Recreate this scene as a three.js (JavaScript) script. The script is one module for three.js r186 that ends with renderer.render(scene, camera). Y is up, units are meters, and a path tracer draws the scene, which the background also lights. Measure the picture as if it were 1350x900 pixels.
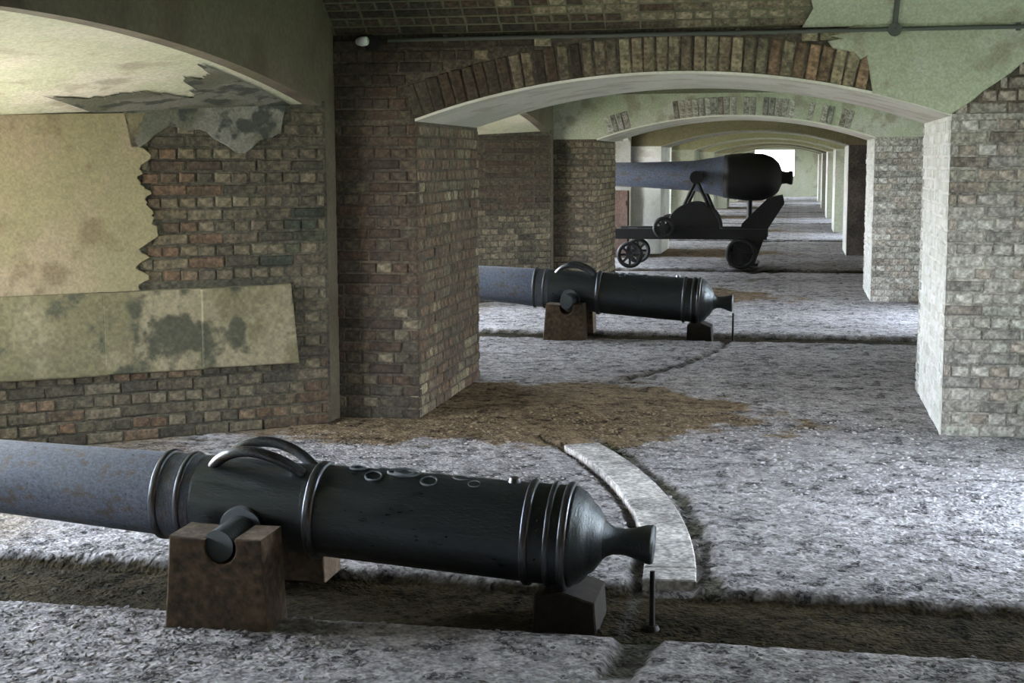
import * as THREE from 'three';
import { mergeGeometries } from 'three/addons/utils/BufferGeometryUtils.js';
import { ImprovedNoise } from 'three/addons/math/ImprovedNoise.js';

// ------------------------------------------------------------------ camera, sky, sun, exposure
const scene = new THREE.Scene();
const D = Math.PI / 180;
const EYE = 1.65;
const camera = new THREE.PerspectiveCamera(2 * Math.atan(450 / 1875) / D, 1.5, 0.05, 400);
camera.position.set(0, EYE, 0);
camera.rotation.order = 'YXZ';
camera.rotation.set(-7.185 * D, 11.2536 * D, -0.25 * D);
scene.add(camera);

const renderer = new THREE.WebGLRenderer({ antialias: true });
renderer.toneMapping = THREE.LinearToneMapping;
renderer.toneMappingExposure = 10.0;
renderer.shadowMap.enabled = true;
renderer.shadowMap.type = THREE.PCFSoftShadowMap;

const sunDir = new THREE.Vector3(-0.40, 0.88, 0.24).normalize();
{ // bright hazy sky: pale at the horizon, a little bluer overhead, the same in every direction round
  const W = 16, H = 64, d = new Float32Array(W * H * 4);
  for (let j = 0; j < H; j++) {
    const up = Math.max(0, Math.sin(((j + 0.5) / H - 0.5) * Math.PI)), t = Math.pow(up, 0.6);
    for (let i = 0; i < W; i++) d.set([1.02 - 0.36 * t, 1.03 - 0.17 * t, 1.06 + 0.10 * t, 1], (j * W + i) * 4);
  }
  const t = new THREE.DataTexture(d, W, H, THREE.RGBAFormat, THREE.FloatType);
  t.mapping = THREE.EquirectangularReflectionMapping; t.magFilter = THREE.LinearFilter; t.wrapS = THREE.RepeatWrapping; t.needsUpdate = true;
  scene.background = t; scene.environment = t;
  scene.backgroundIntensity = scene.environmentIntensity = 3.8;
}
const sun = new THREE.DirectionalLight(0xfff0d8, 6.5);
sun.name = 'sun';
sun.position.copy(sunDir).multiplyScalar(80);
sun.target.position.set(0, 0, -25);
sun.castShadow = true;
Object.assign(sun.shadow.camera, { left: -70, right: 70, top: 70, bottom: -70, near: 1, far: 220 });
sun.shadow.mapSize.set(4096, 4096);
scene.add(sun, sun.target);

// ------------------------------------------------------------------ random, noise, textures
let seed = 20251;
const rnd = () => { seed |= 0; seed = seed + 0x6D2B79F5 | 0; let t = Math.imul(seed ^ seed >>> 15, 1 | seed); t = t + Math.imul(t ^ t >>> 7, 61 | t) ^ t; return ((t ^ t >>> 14) >>> 0) / 4294967296; };
const rr = (a, b) => a + (b - a) * rnd();
const perlin = new ImprovedNoise();
const noise = (x, y, z = 0) => perlin.noise(x + 311.7, y + 87.3, z + 41.1);
const fbm = (x, y, z = 0, o = 4) => { let s = 0, a = 0.5; for (let i = 0; i < o; i++) { s += a * noise(x, y, z + i * 7.7); x *= 2.03; y *= 2.03; z *= 2.03; a *= 0.5; } return s; };
const sm = (a, b, x) => { const t = Math.min(1, Math.max(0, (x - a) / (b - a))); return t * t * (3 - 2 * t); };

// tileable fbm texture, fn(n1, n2, n3) -> [r, g, b] in 0..1 (sRGB) 
function tileTex(size, freqs, fn, srgb = true) {
  const d = new Uint8Array(size * size * 4);
  const val = (x, y, f, s) => {                      // periodic value noise
    const X = x * f, Y = y * f, x0 = Math.floor(X), y0 = Math.floor(Y), tx = X - x0, ty = Y - y0;
    const h = (i, j) => { i = ((i % f) + f) % f; j = ((j % f) + f) % f; let k = Math.imul(i + 1, 374761393) + Math.imul(j + 1, 668265263) + s * 1274126177; k = Math.imul(k ^ k >>> 13, 1274126177); return ((k ^ k >>> 16) >>> 0) / 4294967296; };
    const ux = tx * tx * (3 - 2 * tx), uy = ty * ty * (3 - 2 * ty);
    return (h(x0, y0) * (1 - ux) + h(x0 + 1, y0) * ux) * (1 - uy) + (h(x0, y0 + 1) * (1 - ux) + h(x0 + 1, y0 + 1) * ux) * uy;
  };
  for (let j = 0; j < size; j++) for (let i = 0; i < size; i++) {
    const x = i / size, y = j / size;
    const n = freqs.map(([f, oct], k) => { let s = 0, a = 0.5, t = 0, ff = f; for (let o = 0; o < oct; o++) { s += a * val(x, y, ff, k * 17 + o); t += a; a *= 0.55; ff *= 2; } return s / t; });
    const c = fn(...n), q = (j * size + i) * 4;
    d[q] = Math.max(0, Math.min(255, c[0] * 255)); d[q + 1] = Math.max(0, Math.min(255, c[1] * 255)); d[q + 2] = Math.max(0, Math.min(255, c[2] * 255)); d[q + 3] = 255;
  }
  const t = new THREE.DataTexture(d, size, size);
  t.wrapS = t.wrapT = THREE.RepeatWrapping; t.magFilter = THREE.LinearFilter; t.minFilter = THREE.LinearMipmapLinearFilter; t.generateMipmaps = true;
  if (srgb) t.colorSpace = THREE.SRGBColorSpace;
  t.needsUpdate = true;
  return t;
}
const mixc = (a, b, t) => a.map((v, i) => v + (b[i] - v) * t);
const T = {
  speck: tileTex(512, [[8, 5], [64, 2]], (a, b) => { const v = 0.62 + 0.5 * (a - 0.5) + 0.5 * (b - 0.5) + 0.12; return [v, v * 0.99, v * 0.97]; }),
  speckB: tileTex(512, [[16, 5], [90, 2]], (a, b) => { const v = 0.5 + 0.7 * (a - 0.5) + 0.5 * (b - 0.5); return [v, v, v]; }, false),
  pale: tileTex(1024, [[4, 6], [9, 5], [120, 2]], (a, b, c) => {
    let col = mixc([0.97, 0.97, 0.965], [0.90, 0.91, 0.88], sm(0.42, 0.66, a));
    col = mixc(col, [0.82, 0.80, 0.77], sm(0.58, 0.76, b) * 0.7);
    const v = 0.98 + 0.10 * (c - 0.5); return col.map((x) => x * v);
  }),
  plaster: tileTex(1024, [[3, 6], [7, 6], [120, 2]], (a, b, c) => {
    let col = mixc([0.84, 0.835, 0.81], [0.74, 0.765, 0.69], sm(0.40, 0.66, a));
    col = mixc(col, [0.62, 0.60, 0.54], sm(0.52, 0.74, b) * 0.7);
    const v = 0.92 + 0.22 * (c - 0.5) + 0.2 * (a - 0.5); return col.map((x) => x * v + 0.06);
  }),
  stain: tileTex(1024, [[4, 6], [10, 6], [110, 2]], (a, b, c) => {
    let col = mixc([0.84, 0.82, 0.76], [0.66, 0.66, 0.56], sm(0.42, 0.60, a));
    col = mixc(col, [0.36, 0.39, 0.35], sm(0.54, 0.70, b) * 0.85);
    const v = 0.92 + 0.3 * (c - 0.5); return col.map((x) => x * v + 0.03);
  }),
  floor: tileTex(1024, [[6, 5], [40, 3], [130, 2], [24, 3]], (a, b, c, e) => {
    let v = 0.82 + 0.22 * (a - 0.5) + 0.42 * (b - 0.5) + 0.45 * (c - 0.5);
    v -= 0.45 * sm(0.56, 0.70, e) * sm(0.42, 0.58, c);
    return [v, v * 0.995, v * 1.0];
  }),
  floorB: tileTex(1024, [[30, 4], [120, 2]], (a, b) => { const v = 0.5 + 0.8 * (a - 0.5) + 0.5 * (b - 0.5); return [v, v, v]; }, false),
  wood: tileTex(512, [[3, 3], [40, 3]], (a, b) => { const v = 0.66 + 0.3 * (a - 0.5) + 0.5 * (b - 0.5); return [v, v * 0.97, v * 0.93]; }),
  iron: tileTex(512, [[10, 5], [50, 3]], (a, b) => { const r = sm(0.56, 0.74, a) * 0.8; const v = 0.72 + 0.4 * (b - 0.5); return mixc([v, v, v * 1.02], [v * 1.0, v * 0.8, v * 0.66], r); }),
  ironR: tileTex(512, [[10, 5], [60, 3]], (a, b) => { const v = 0.55 + 0.5 * (a - 0.5) + 0.4 * (b - 0.5); return [v, v, v]; }, false),
};
const rep = (t, x, y = x) => { const c = t.clone(); c.repeat.set(x, y); c.needsUpdate = true; return c; };
const std = (o) => new THREE.MeshStandardMaterial({ roughness: 0.92, metalness: 0, ...o });
const lin = (r, g, b) => new THREE.Color().setRGB(r, g, b);
const M = {
  mortarBrown: std({ color: lin(0.11, 0.09, 0.065), map: T.speck, bumpMap: T.speckB, bumpScale: 0.006 }),
  mortarOlive: std({ color: lin(0.10, 0.092, 0.065), map: T.speck, bumpMap: T.speckB, bumpScale: 0.008 }),
  mortarGrey: std({ color: lin(0.42, 0.40, 0.36), map: T.speck, bumpMap: T.speckB, bumpScale: 0.006 }),
  soffit: std({ color: lin(0.66, 0.63, 0.57), map: rep(T.pale, 0.5) }),
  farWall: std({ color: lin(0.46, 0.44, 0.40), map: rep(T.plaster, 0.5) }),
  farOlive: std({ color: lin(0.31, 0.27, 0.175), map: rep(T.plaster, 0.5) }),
  farShadeBrown: std({ color: lin(0.12, 0.10, 0.085), map: T.speck }),
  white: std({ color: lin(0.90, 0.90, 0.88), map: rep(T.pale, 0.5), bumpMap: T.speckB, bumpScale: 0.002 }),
  greenPlaster: std({ color: lin(0.55, 0.55, 0.475), map: rep(T.plaster, 0.8), bumpMap: T.speckB, bumpScale: 0.002 }),
  cream: std({ color: lin(0.80, 0.75, 0.68), map: rep(T.plaster, 0.6), bumpMap: T.speckB, bumpScale: 0.002 }),
  greyPlaster: std({ color: lin(0.24, 0.24, 0.235), map: rep(T.stain, 0.8), bumpMap: T.speckB, bumpScale: 0.002 }),
  tan: std({ color: lin(0.37, 0.30, 0.20), map: rep(T.plaster, 0.7), bumpMap: T.speckB, bumpScale: 0.002 }),
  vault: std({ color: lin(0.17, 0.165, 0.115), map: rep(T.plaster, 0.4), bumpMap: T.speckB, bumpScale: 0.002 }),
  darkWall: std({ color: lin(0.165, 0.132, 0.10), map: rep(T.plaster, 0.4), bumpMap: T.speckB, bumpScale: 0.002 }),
  ledge: std({ color: lin(0.33, 0.295, 0.215), map: rep(T.stain, 0.5), bumpMap: T.speckB, bumpScale: 0.002 }),
  floor: new THREE.MeshPhysicalMaterial({ color: lin(1, 1, 1), vertexColors: true, map: rep(T.floor, 0.6), bumpMap: rep(T.floorB, 0.6), bumpScale: 0.02, roughness: 1, specularIntensity: 0.15 }),
  stone: std({ color: lin(0.80, 0.775, 0.765), map: T.speck, bumpMap: T.speckB, bumpScale: 0.004 }),
  block: std({ color: lin(0.21, 0.155, 0.105), map: T.wood, bumpMap: T.speckB, bumpScale: 0.004 }),
  wood: std({ color: lin(0.035, 0.028, 0.02), map: T.wood }),
  brownWood: std({ color: lin(0.10, 0.06, 0.045), map: T.wood }),
  gun: new THREE.MeshPhysicalMaterial({ color: lin(0.020, 0.024, 0.027), map: rep(T.iron, 3, 9), roughnessMap: rep(T.ironR, 3, 9), bumpMap: rep(T.speckB, 3, 9), bumpScale: 0.0015, roughness: 0.8, ior: 1.9, specularColor: lin(0.85, 0.95, 1.0) }),
  gunFaded: new THREE.MeshPhysicalMaterial({ color: lin(0.24, 0.29, 0.39), map: rep(T.iron, 3, 9), roughnessMap: rep(T.ironR, 3, 9), bumpMap: rep(T.speckB, 3, 9), bumpScale: 0.0015, roughness: 0.75, ior: 1.7 }),
  gunRing: std({ color: lin(0.30, 0.32, 0.34), map: T.iron, roughness: 0.34, metalness: 0.9 }),
  black: std({ color: lin(0.012, 0.012, 0.012), map: T.iron, roughness: 0.6 }),
  iron: std({ color: lin(0.03, 0.03, 0.028), map: T.iron, roughness: 0.6, metalness: 0.3 }),
  conduit: std({ color: lin(0.06, 0.065, 0.055), roughness: 0.7 }),
  porcelain: std({ color: lin(0.8, 0.8, 0.78), roughness: 0.3 }),
  lawn: std({ color: lin(0.13, 0.24, 0.05), map: T.speck }),
  sand: std({ color: lin(0.58, 0.54, 0.45), map: T.speck }),
  outerBrick: std({ color: lin(0.30, 0.19, 0.13), map: T.speck }),
};

// ------------------------------------------------------------------ helpers
const used = {};
const numbered = (n) => { const k = used[n] = (used[n] ?? -1) + 1; return k ? `${n}_${String(k).padStart(3, '0')}` : n; };
function tag(o, label, category, { group, kind } = {}) { o.userData.label = label; o.userData.category = category; if (group) o.userData.group = group; if (kind) o.userData.kind = kind; return o; }
function shadow(o) { o.castShadow = o.receiveShadow = true; return o; }
function mesh(name, g, m, parent = scene) { const o = shadow(new THREE.Mesh(g, m)); o.name = parent === scene ? numbered(name) : name; parent.add(o); return o; }
function group(name, x = 0, y = 0, z = 0) { const g = new THREE.Group(); g.name = numbered(name); g.position.set(x, y, z); scene.add(g); return g; }
// uv in metres from position and normal
function metreUV(g) {
  if (g.index) g = g.toNonIndexed();
  g.computeVertexNormals();
  const p = g.attributes.position, n = g.attributes.normal, uv = new Float32Array(p.count * 2);
  for (let i = 0; i < p.count; i += 3) {
    const nx = Math.abs(n.getX(i)), ny = Math.abs(n.getY(i)), nz = Math.abs(n.getZ(i));
    for (let k = i; k < i + 3; k++) {
      const x = p.getX(k), y = p.getY(k), z = p.getZ(k);
      const [u, v] = ny > nx && ny > nz ? [x, z] : nx > nz ? [z, y] : [x, y];
      uv[k * 2] = u; uv[k * 2 + 1] = v;
    }
  }
  g.setAttribute('uv', new THREE.BufferAttribute(uv, 2));
  return g;
}
const boxG = (x0, x1, y0, y1, z0, z1) => metreUV(new THREE.BoxGeometry(x1 - x0, y1 - y0, Math.abs(z1 - z0)).translate((x0 + x1) / 2, (y0 + y1) / 2, (z0 + z1) / 2));
const join = (gs) => mergeGeometries(gs.map((g) => g.index ? g.toNonIndexed() : g));
function shapeOf(pts) { const s = new THREE.Shape(); pts.forEach(([x, y], i) => i ? s.lineTo(x, y) : s.moveTo(x, y)); s.closePath(); return s; }
// surface from a grid of points rows x cols
function gridG(rows) {
  const R = rows.length, C = rows[0].length, pos = [], idx = [];
  for (const r of rows) for (const p of r) pos.push(...p);
  for (let i = 0; i < R - 1; i++) for (let j = 0; j < C - 1; j++) { const a = i * C + j; idx.push(a, a + 1, a + C, a + 1, a + C + 1, a + C); }
  const g = new THREE.BufferGeometry(); g.setAttribute('position', new THREE.Float32BufferAttribute(pos, 3)); g.setIndex(idx);
  return g;
}

// ------------------------------------------------------------------ bricks
const BR = { h: 0.062, joint: 0.011, l: 0.205, d: 0.06 };
// unit brick: x -0.5..0.5, y -0.5..0.5, front at z=0, back at z=-1 ; chamfered front, corners a little uneven
function brickGeo(len) {
  const cx = 0.007 / len, cy = 0.007 / BR.h, cz = 0.006 / BR.d, j = () => rr(-1, 1);
  const out = [[-0.5, -0.5], [0.5, -0.5], [0.5, 0.5], [-0.5, 0.5]].map(([x, y]) => [x + j() * 0.004 / len, y + j() * 0.004 / BR.h]);
  const inn = out.map(([x, y]) => [x * (1 - 2 * cx) , y * (1 - 2 * cy), j() * 0.02]);
  const pos = [], q = (a, b, c, d) => pos.push(...a, ...b, ...c, ...a, ...c, ...d);
  const O = out.map(([x, y]) => [x, y, -cz]), B = out.map(([x, y]) => [x, y, -1]);
  q(inn[0], inn[1], inn[2], inn[3]);
  for (let i = 0; i < 4; i++) { const k = (i + 1) % 4; q(O[i], O[k], inn[k], inn[i]); q(B[i], B[k], O[k], O[i]); }
  const g = new THREE.BufferGeometry(); g.setAttribute('position', new THREE.Float32BufferAttribute(pos, 3));
  const uo = rnd() * 3, vo = rnd() * 3, uv = [];
  for (let i = 0; i < pos.length; i += 3) uv.push(uo + pos[i] * len + pos[i + 2] * 0.05, vo + pos[i + 1] * BR.h + pos[i + 2] * 0.05);
  g.setAttribute('uv', new THREE.Float32BufferAttribute(uv, 2)); g.computeVertexNormals();
  return g;
}
const brickLong = Array.from({ length: 5 }, () => brickGeo(BR.l)), brickShort = Array.from({ length: 4 }, () => brickGeo(0.097));
const brickMats = new Map();
function brickMat(c) { const k = c.join(); if (!brickMats.has(k)) brickMats.set(k, std({ color: lin(...c), map: c[0] > 0.7 ? T.pale : T.speck, bumpMap: T.speckB, bumpScale: 0.004 })); return brickMats.get(k); }
const brickMassMat = std({ color: lin(1, 1, 1), vertexColors: true, map: T.speck, bumpMap: T.speckB, bumpScale: 0.004 });
const PAL = {
  brown: [[0.087, 0.062, 0.04], [0.075, 0.055, 0.036], [0.1, 0.072, 0.048], [0.065, 0.05, 0.034], [0.092, 0.059, 0.036], [0.083, 0.069, 0.045]],
  olive: [[0.142, 0.122, 0.08], [0.112, 0.098, 0.065], [0.165, 0.14, 0.093], [0.086, 0.075, 0.05], [0.125, 0.103, 0.07], [0.193, 0.166, 0.112]],
  green: [[0.06, 0.069, 0.045], [0.051, 0.06, 0.041], [0.084, 0.087, 0.054]],
  red: [[0.165, 0.105, 0.062], [0.13, 0.085, 0.05], [0.19, 0.135, 0.085], [0.115, 0.08, 0.05], [0.16, 0.13, 0.08]],
  grey: [[0.50, 0.48, 0.445], [0.44, 0.42, 0.38], [0.55, 0.53, 0.49], [0.42, 0.37, 0.325], [0.47, 0.465, 0.42], [0.39, 0.37, 0.34]],
  dun: [[0.37, 0.32, 0.27], [0.33, 0.285, 0.24], [0.40, 0.35, 0.30], [0.35, 0.33, 0.28]],
  white: [[0.90, 0.90, 0.89], [0.86, 0.865, 0.86], [0.92, 0.92, 0.91]],
  arch: [[0.292, 0.246, 0.167], [0.267, 0.23, 0.154], [0.337, 0.29, 0.197], [0.262, 0.212, 0.143], [0.309, 0.274, 0.185], [0.226, 0.191, 0.129]],
  archRed: [[0.344, 0.223, 0.138], [0.304, 0.205, 0.129], [0.365, 0.279, 0.182], [0.339, 0.287, 0.186], [0.298, 0.263, 0.169]],
};
const pick = (a) => a[Math.min(a.length - 1, Math.floor(rnd() * a.length))];
class Bricks {
  constructor() { this.list = []; }
  // one brick: centre of its face c, unit axes u (length), v (height), n (out of the wall)
  add(c, u, v, n, l, h, col, proud) {
    if (u.clone().cross(v).dot(n) < 0) u = u.clone().negate();
    const m = new THREE.Matrix4().makeBasis(u.clone().multiplyScalar(l), v.clone().multiplyScalar(h), n.clone().multiplyScalar(BR.d));
    m.setPosition(c.clone().addScaledVector(n, proud ?? rr(0.005, 0.014)));
    this.list.push({ m, c: c.clone(), long: l > 0.14, col });
  }
  // courses on a plane; spans(v0, v1) gives the allowed [a, b] stretches of a course; tone(u, v) gives a colour
  panel(o, u, v, n, h, spans, tone, v0 = 0) {
    const step = BR.h + BR.joint; let k = 0;
    for (let y = v0; y < h - 0.03; y += step, k++) {
      const hh = Math.min(BR.h, h - y - 0.004), head = k % 2;
      const L = head ? 0.097 : BR.l, pitch = L + BR.joint;
      for (const [a, b] of spans(y, y + hh)) {
        if (b - a < 0.03) continue;
        const off = head ? 0.0513 : 0;
        for (let i = Math.floor((a - off) / pitch); i * pitch + off < b; i++) {
          let p = i * pitch + off, q = p + L; p = Math.max(p, a); q = Math.min(q, b);
          if (q - p < 0.028) continue;
          const cu = (p + q) / 2, cv = y + hh / 2, col = tone(cu, cv);
          if (!col) continue;
          const jl = rr(-0.003, 0.003);
          this.add(o.clone().addScaledVector(u, cu).addScaledVector(v, cv + rr(-0.0015, 0.0015)), u, v, n, q - p + jl, hh + rr(-0.003, 0.001), col);
        }
      }
    }
    return this;
  }
  flush(parent, max = 290) {
    this.list.sort((a, b) => a.c.distanceToSquared(camera.position) - b.c.distanceToSquared(camera.position));
    const inv = new THREE.Matrix4().copy(parent.matrixWorld).invert();
    parent.updateMatrixWorld(true); inv.copy(parent.matrixWorld).invert();
    const rest = [];
    this.list.forEach((b, i) => {
      const g = pick(b.long ? brickLong : brickShort), m = inv.clone().multiply(b.m);
      if (i < max) { const o = mesh('brick', g, brickMat(b.col), parent); m.decompose(o.position, o.quaternion, o.scale); }
      else {
        const c = g.clone().applyMatrix4(m), a = new Float32Array(c.attributes.position.count * 3);
        for (let k = 0; k < a.length; k += 3) { a[k] = b.col[0]; a[k + 1] = b.col[1]; a[k + 2] = b.col[2]; }
        c.setAttribute('color', new THREE.BufferAttribute(a, 3)); rest.push(c);
      }
    });
    if (rest.length) { const o = mesh('brickwork', mergeGeometries(rest), brickMassMat, parent); o.userData.kind = 'stuff'; }
  }
}
const V = (x, y, z) => new THREE.Vector3(x, y, z), X = V(1, 0, 0), Y = V(0, 1, 0), Z = V(0, 0, 1);

// ------------------------------------------------------------------ the gallery's plan (metres)
const P = 8.4;                         // one casemate to the next, along -z
const XL = -2.37, XR = 0.89;           // jambs of the archways in the dividing walls
const XS = -2.90;                      // inner face of the outer (gun) wall
const XO = -4.75, XO2 = -5.4;           // throat of the embrasures and outer face
const XP = 2.3, XP2 = 3.0;             // inner and outer face of the wall to the parade
const WF = -8.8, WT = 1.8;             // first dividing wall: near face, thickness
const YS = 1.92, YC = 2.19;            // archway springing and crown
const YV = 2.45, VR = 1.15;            // vault springing, rise
const XM = (XL + XR) / 2, HS = (XR - XL) / 2;
const AR = (HS * HS + (YC - YS) ** 2) / (2 * (YC - YS)), ACY = YC - AR;
const archY = (x) => ACY + Math.sqrt(Math.max(0, AR * AR - (x - XM) ** 2));
const ZC = -5.5, ZH = 3.05;            // middle and half width of the gun recess of the first casemate
const K0 = -1, K1 = 7;
const ORD = ['nearest', 'second', 'third', 'fourth', 'fifth', 'sixth', 'seventh', 'eighth'];

// dividing wall k stands between casemate k and k+1; near face at WF - P*k
function wallSpandrel(k) {             // the masonry over the archway, up to the roof
  const pts = [];
  for (let i = 0; i <= 28; i++) { const x = XL + (XR - XL) * i / 28; pts.push([x, archY(x)]); }
  pts.push([XP + 0.1, YS], [XP + 0.1, 4.3], [XS - 0.1, 4.3], [XS - 0.1, YS]);
  const g = new THREE.ExtrudeGeometry(shapeOf(pts), { depth: WT, bevelEnabled: false, curveSegments: 1 });
  return metreUV(g.translate(0, 0, WF - P * k - WT));
}
const isFar = (k) => k >= 2;
for (let k = -1; k <= 7; k++) {
  const z1 = WF - P * k, z0 = z1 - WT;
  const where = k < 0 ? 'archway behind the viewer' : k > 6 ? 'wall that closes the far end' : `${ORD[k]} archway`;
  if (k === 7) {                       // end of the gallery: a window-like opening to the sky
    const w = group('wall_end', 0, 0, z1);
    tag(w, 'far end wall with a bright opening at the end of the gallery', 'wall', { kind: 'structure' });
    mesh('masonry', join([boxG(XS - 0.1, XP + 0.1, 0, 0.95, -0.6, 0), boxG(XS - 0.1, -1.9, 0.95, 2.15, -0.6, 0), boxG(-0.1, XP + 0.1, 0.95, 2.15, -0.6, 0), boxG(XS - 0.1, XP + 0.1, 2.15, 4.3, -0.6, 0)]), M.farWall, w);
    continue;
  }
  // left pier
  const lp = group('wall_pier', XS, 0, z1);
  tag(lp, k === 0 ? 'brown brick pier on the left side of the nearest archway' : `left pier of the ${where}`, 'pier', { kind: 'structure' });
  mesh('masonry', boxG(-0.1, XL - XS, -0.05, YS, -WT, 0), k < 2 ? M.mortarBrown : k === 2 ? M.white : M.farWall, lp);
  // right pier
  const rp = group('wall_pier', XR, 0, z1);
  tag(rp, k === 0 ? 'whitewashed grey brick pier on the right side of the nearest archway' : `right pier of the ${where}`, 'pier', { kind: 'structure' });
  mesh('masonry', boxG(0, XP - XR + 0.1, -0.05, YS, -WT, 0), k === 2 ? M.farShadeBrown : isFar(k) ? M.farWall : M.mortarGrey, rp);  // third pier dark brown: its casemate's dimness is put into the colour
  if (k >= 2) mesh('whitewash', boxG(-0.012, 0.004, 0, YS, -WT + 0.004, -0.004), M.white, rp);
  // arch and wall over it
  const ar = group('wall_arch', XM, YS, z1);
  tag(ar, k === 0 ? 'brick wall with soldier arch over the nearest archway, part plastered green' : `masonry over the ${where}`, 'arch', { kind: 'structure' });
  const sp = wallSpandrel(k).translate(-XM, -YS, -z1);
  mesh('masonry', sp, isFar(k) ? M.farOlive : k === 1 ? M.greenPlaster : M.mortarBrown, ar);
  // whitewashed soffit of the arch: a thin plaster skin
  {
    const a = [], b = [];
    for (let i = 0; i <= 28; i++) { const x = XL + (XR - XL) * i / 28; a.push([x - XM, archY(x) - YS - 0.012]); b.unshift([x - XM, archY(x) - YS + 0.004]); }
    mesh('soffit_plaster', metreUV(new THREE.ExtrudeGeometry(shapeOf([...a, ...b]), { depth: WT + 0.006, bevelEnabled: false }).translate(0, 0, -WT - 0.003)), isFar(k) ? M.farWall : M.soffit, ar);
  }
  if (k === 0 || k === 1) {
    const zf = z1, n = k === 0 ? 290 : 290;
    // left pier: front face and the jamb that faces the opening
    const bl = new Bricks();
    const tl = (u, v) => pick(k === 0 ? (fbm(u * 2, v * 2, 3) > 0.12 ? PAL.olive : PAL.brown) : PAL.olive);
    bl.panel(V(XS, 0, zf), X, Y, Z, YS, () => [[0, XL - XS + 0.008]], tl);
    bl.panel(V(XL, 0, zf), Z.clone().negate(), Y, X, YS, () => [[0, WT]], (u, v) => tl(u, v).map((c) => +(c * 2.1).toFixed(3)));  // jamb bricks lightened: the light on that side is in their colour
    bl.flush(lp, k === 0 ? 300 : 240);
    // right pier, and the white jamb on its inner side
    const jamb = group('wall_jamb', XR, 0, zf - WT);
    tag(jamb, `bright whitewashed brick jamb on the right of the ${where}`, 'jamb', { kind: 'structure' });
    mesh('whitewash', boxG(-0.004, 0.01, 0, YS, 0.002, WT - 0.004), M.white, jamb);
    const br = new Bricks();
    const tr = (u, v) => pick(k === 0 && (v > 1.35 || fbm(u * 1.3, v * 1.3, 9) > 0.2) && rnd() < 0.6 ? PAL.dun : PAL.grey);
    br.panel(V(XR, 0, zf), X, Y, Z, YS, () => [[0, k === 0 ? 1.25 : 1.2]], tr);
    const jb = new Bricks();
    jb.panel(V(XR, 0, zf - WT), Z, Y, X.clone().negate(), YS, () => [[0.012, WT - 0.012]], () => pick(PAL.white));
    br.flush(rp, 300);
    jb.flush(jamb, 300);
    // over the arch
    const ba = new Bricks(), ring = 0.215;
    const nv = Math.round(2 * Math.asin(HS / AR) * (AR + 0.1) / 0.0745), A0 = Math.asin(HS / AR);
    for (let i = 0; i < nv; i++) {
      const t = -A0 + (i + 0.5) / nv * 2 * A0, r = AR + ring / 2 + 0.004, u = V(Math.sin(t), Math.cos(t), 0), v = V(-Math.cos(t), Math.sin(t), 0);
      const x = XM + Math.sin(t) * r;
      if (k === 0 && x > 0.42) continue;
      if (k === 1) { if (rnd() < 0.35) continue; }
      ba.add(V(x, ACY + Math.cos(t) * r, zf), u, v, Z, ring - 0.008, 0.0635, pick(k === 1 ? PAL.grey : x > -0.2 ? PAL.archRed : x + rr(-0.5, 0.5) > -1.5 ? PAL.arch : PAL.brown));
    }
    if (k === 0) {
      const ex = (v) => {              // where the ring's back crosses this height
        const s = AR + ring + 0.008, dy = v - ACY; return dy >= s ? 0 : Math.min(Math.sqrt(s * s - dy * dy), HS + (v - YS + 0.035) * Math.tan(A0) + 0.012);
      };
      ba.panel(V(XM, YS, zf), X, Y, Z, YV - YS - 0.004, (v0, v1) => {
        const e = ex(v0 + YS), L = [[XS - XM, -e]];
        const pl = (v0 + YS > 1.95 ? 0.93 + (v1 + YS - 1.96) * 1.35 : 0.9) - XM;   // right of the plaster's sloping edge
        if (e < 0.05) return [[XS - XM, 0.30 - XM + 0.1 * Math.sin(v0 * 40)], [pl, 2.2 - XM]];
        if (e < 1.0) L.push([e, Math.max(e, 0.2 - XM + 0.15 * Math.sin(v0 * 31))]);
        L.push([Math.max(e, pl), 2.2 - XM]);
        return L;
      }, (u, v) => pick(u + XM > 0.85 ? PAL.dun : u + XM > -0.3 ? (fbm(u, v * 3, 5) > 0.1 ? PAL.archRed : PAL.arch) : u + XM + rr(-0.5, 0.5) > -1.7 ? PAL.arch : PAL.brown));
    }
    ba.flush(ar, 300);
  }
  if (k === 0) {
    // green-stained plaster left on the right half of the wall, with a ragged left edge and a sloping right edge
    const e = [], s = AR + 0.012, ax = (a) => XM + Math.sin(a) * s, ay = (a) => ACY + Math.cos(a) * s;
    const pts = [];
    for (let x = 0.20; x < XR + 0.03; x += 0.04) { const q = Math.min(x, XR); pts.push([q, archY(q) + (x < 0.44 ? 0.215 * (1 - sm(0.36, 0.46, x + 0.03 * Math.sin(x * 90))) : 0)]); }
    pts.push([0.93, 1.955]);
    for (let i = 1; i <= 10; i++) pts.push([0.93 + i * 0.067 + 0.008 * Math.sin(i * 2.1), 1.955 + i * 0.0497]);
    for (let i = 0; i <= 6; i++) pts.push([0.32 - 0.12 * (i / 6) + 0.05 * Math.sin(i * 2.7), YV - (i / 6) * 0.10]);
    const g = new THREE.ExtrudeGeometry(shapeOf(pts), { depth: 0.016, bevelEnabled: true, bevelSize: 0.006, bevelThickness: 0.006, bevelSegments: 1 });
    mesh('plaster', metreUV(g.translate(-XM, -YS, 0)), M.greenPlaster, ar);
  }
}

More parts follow.
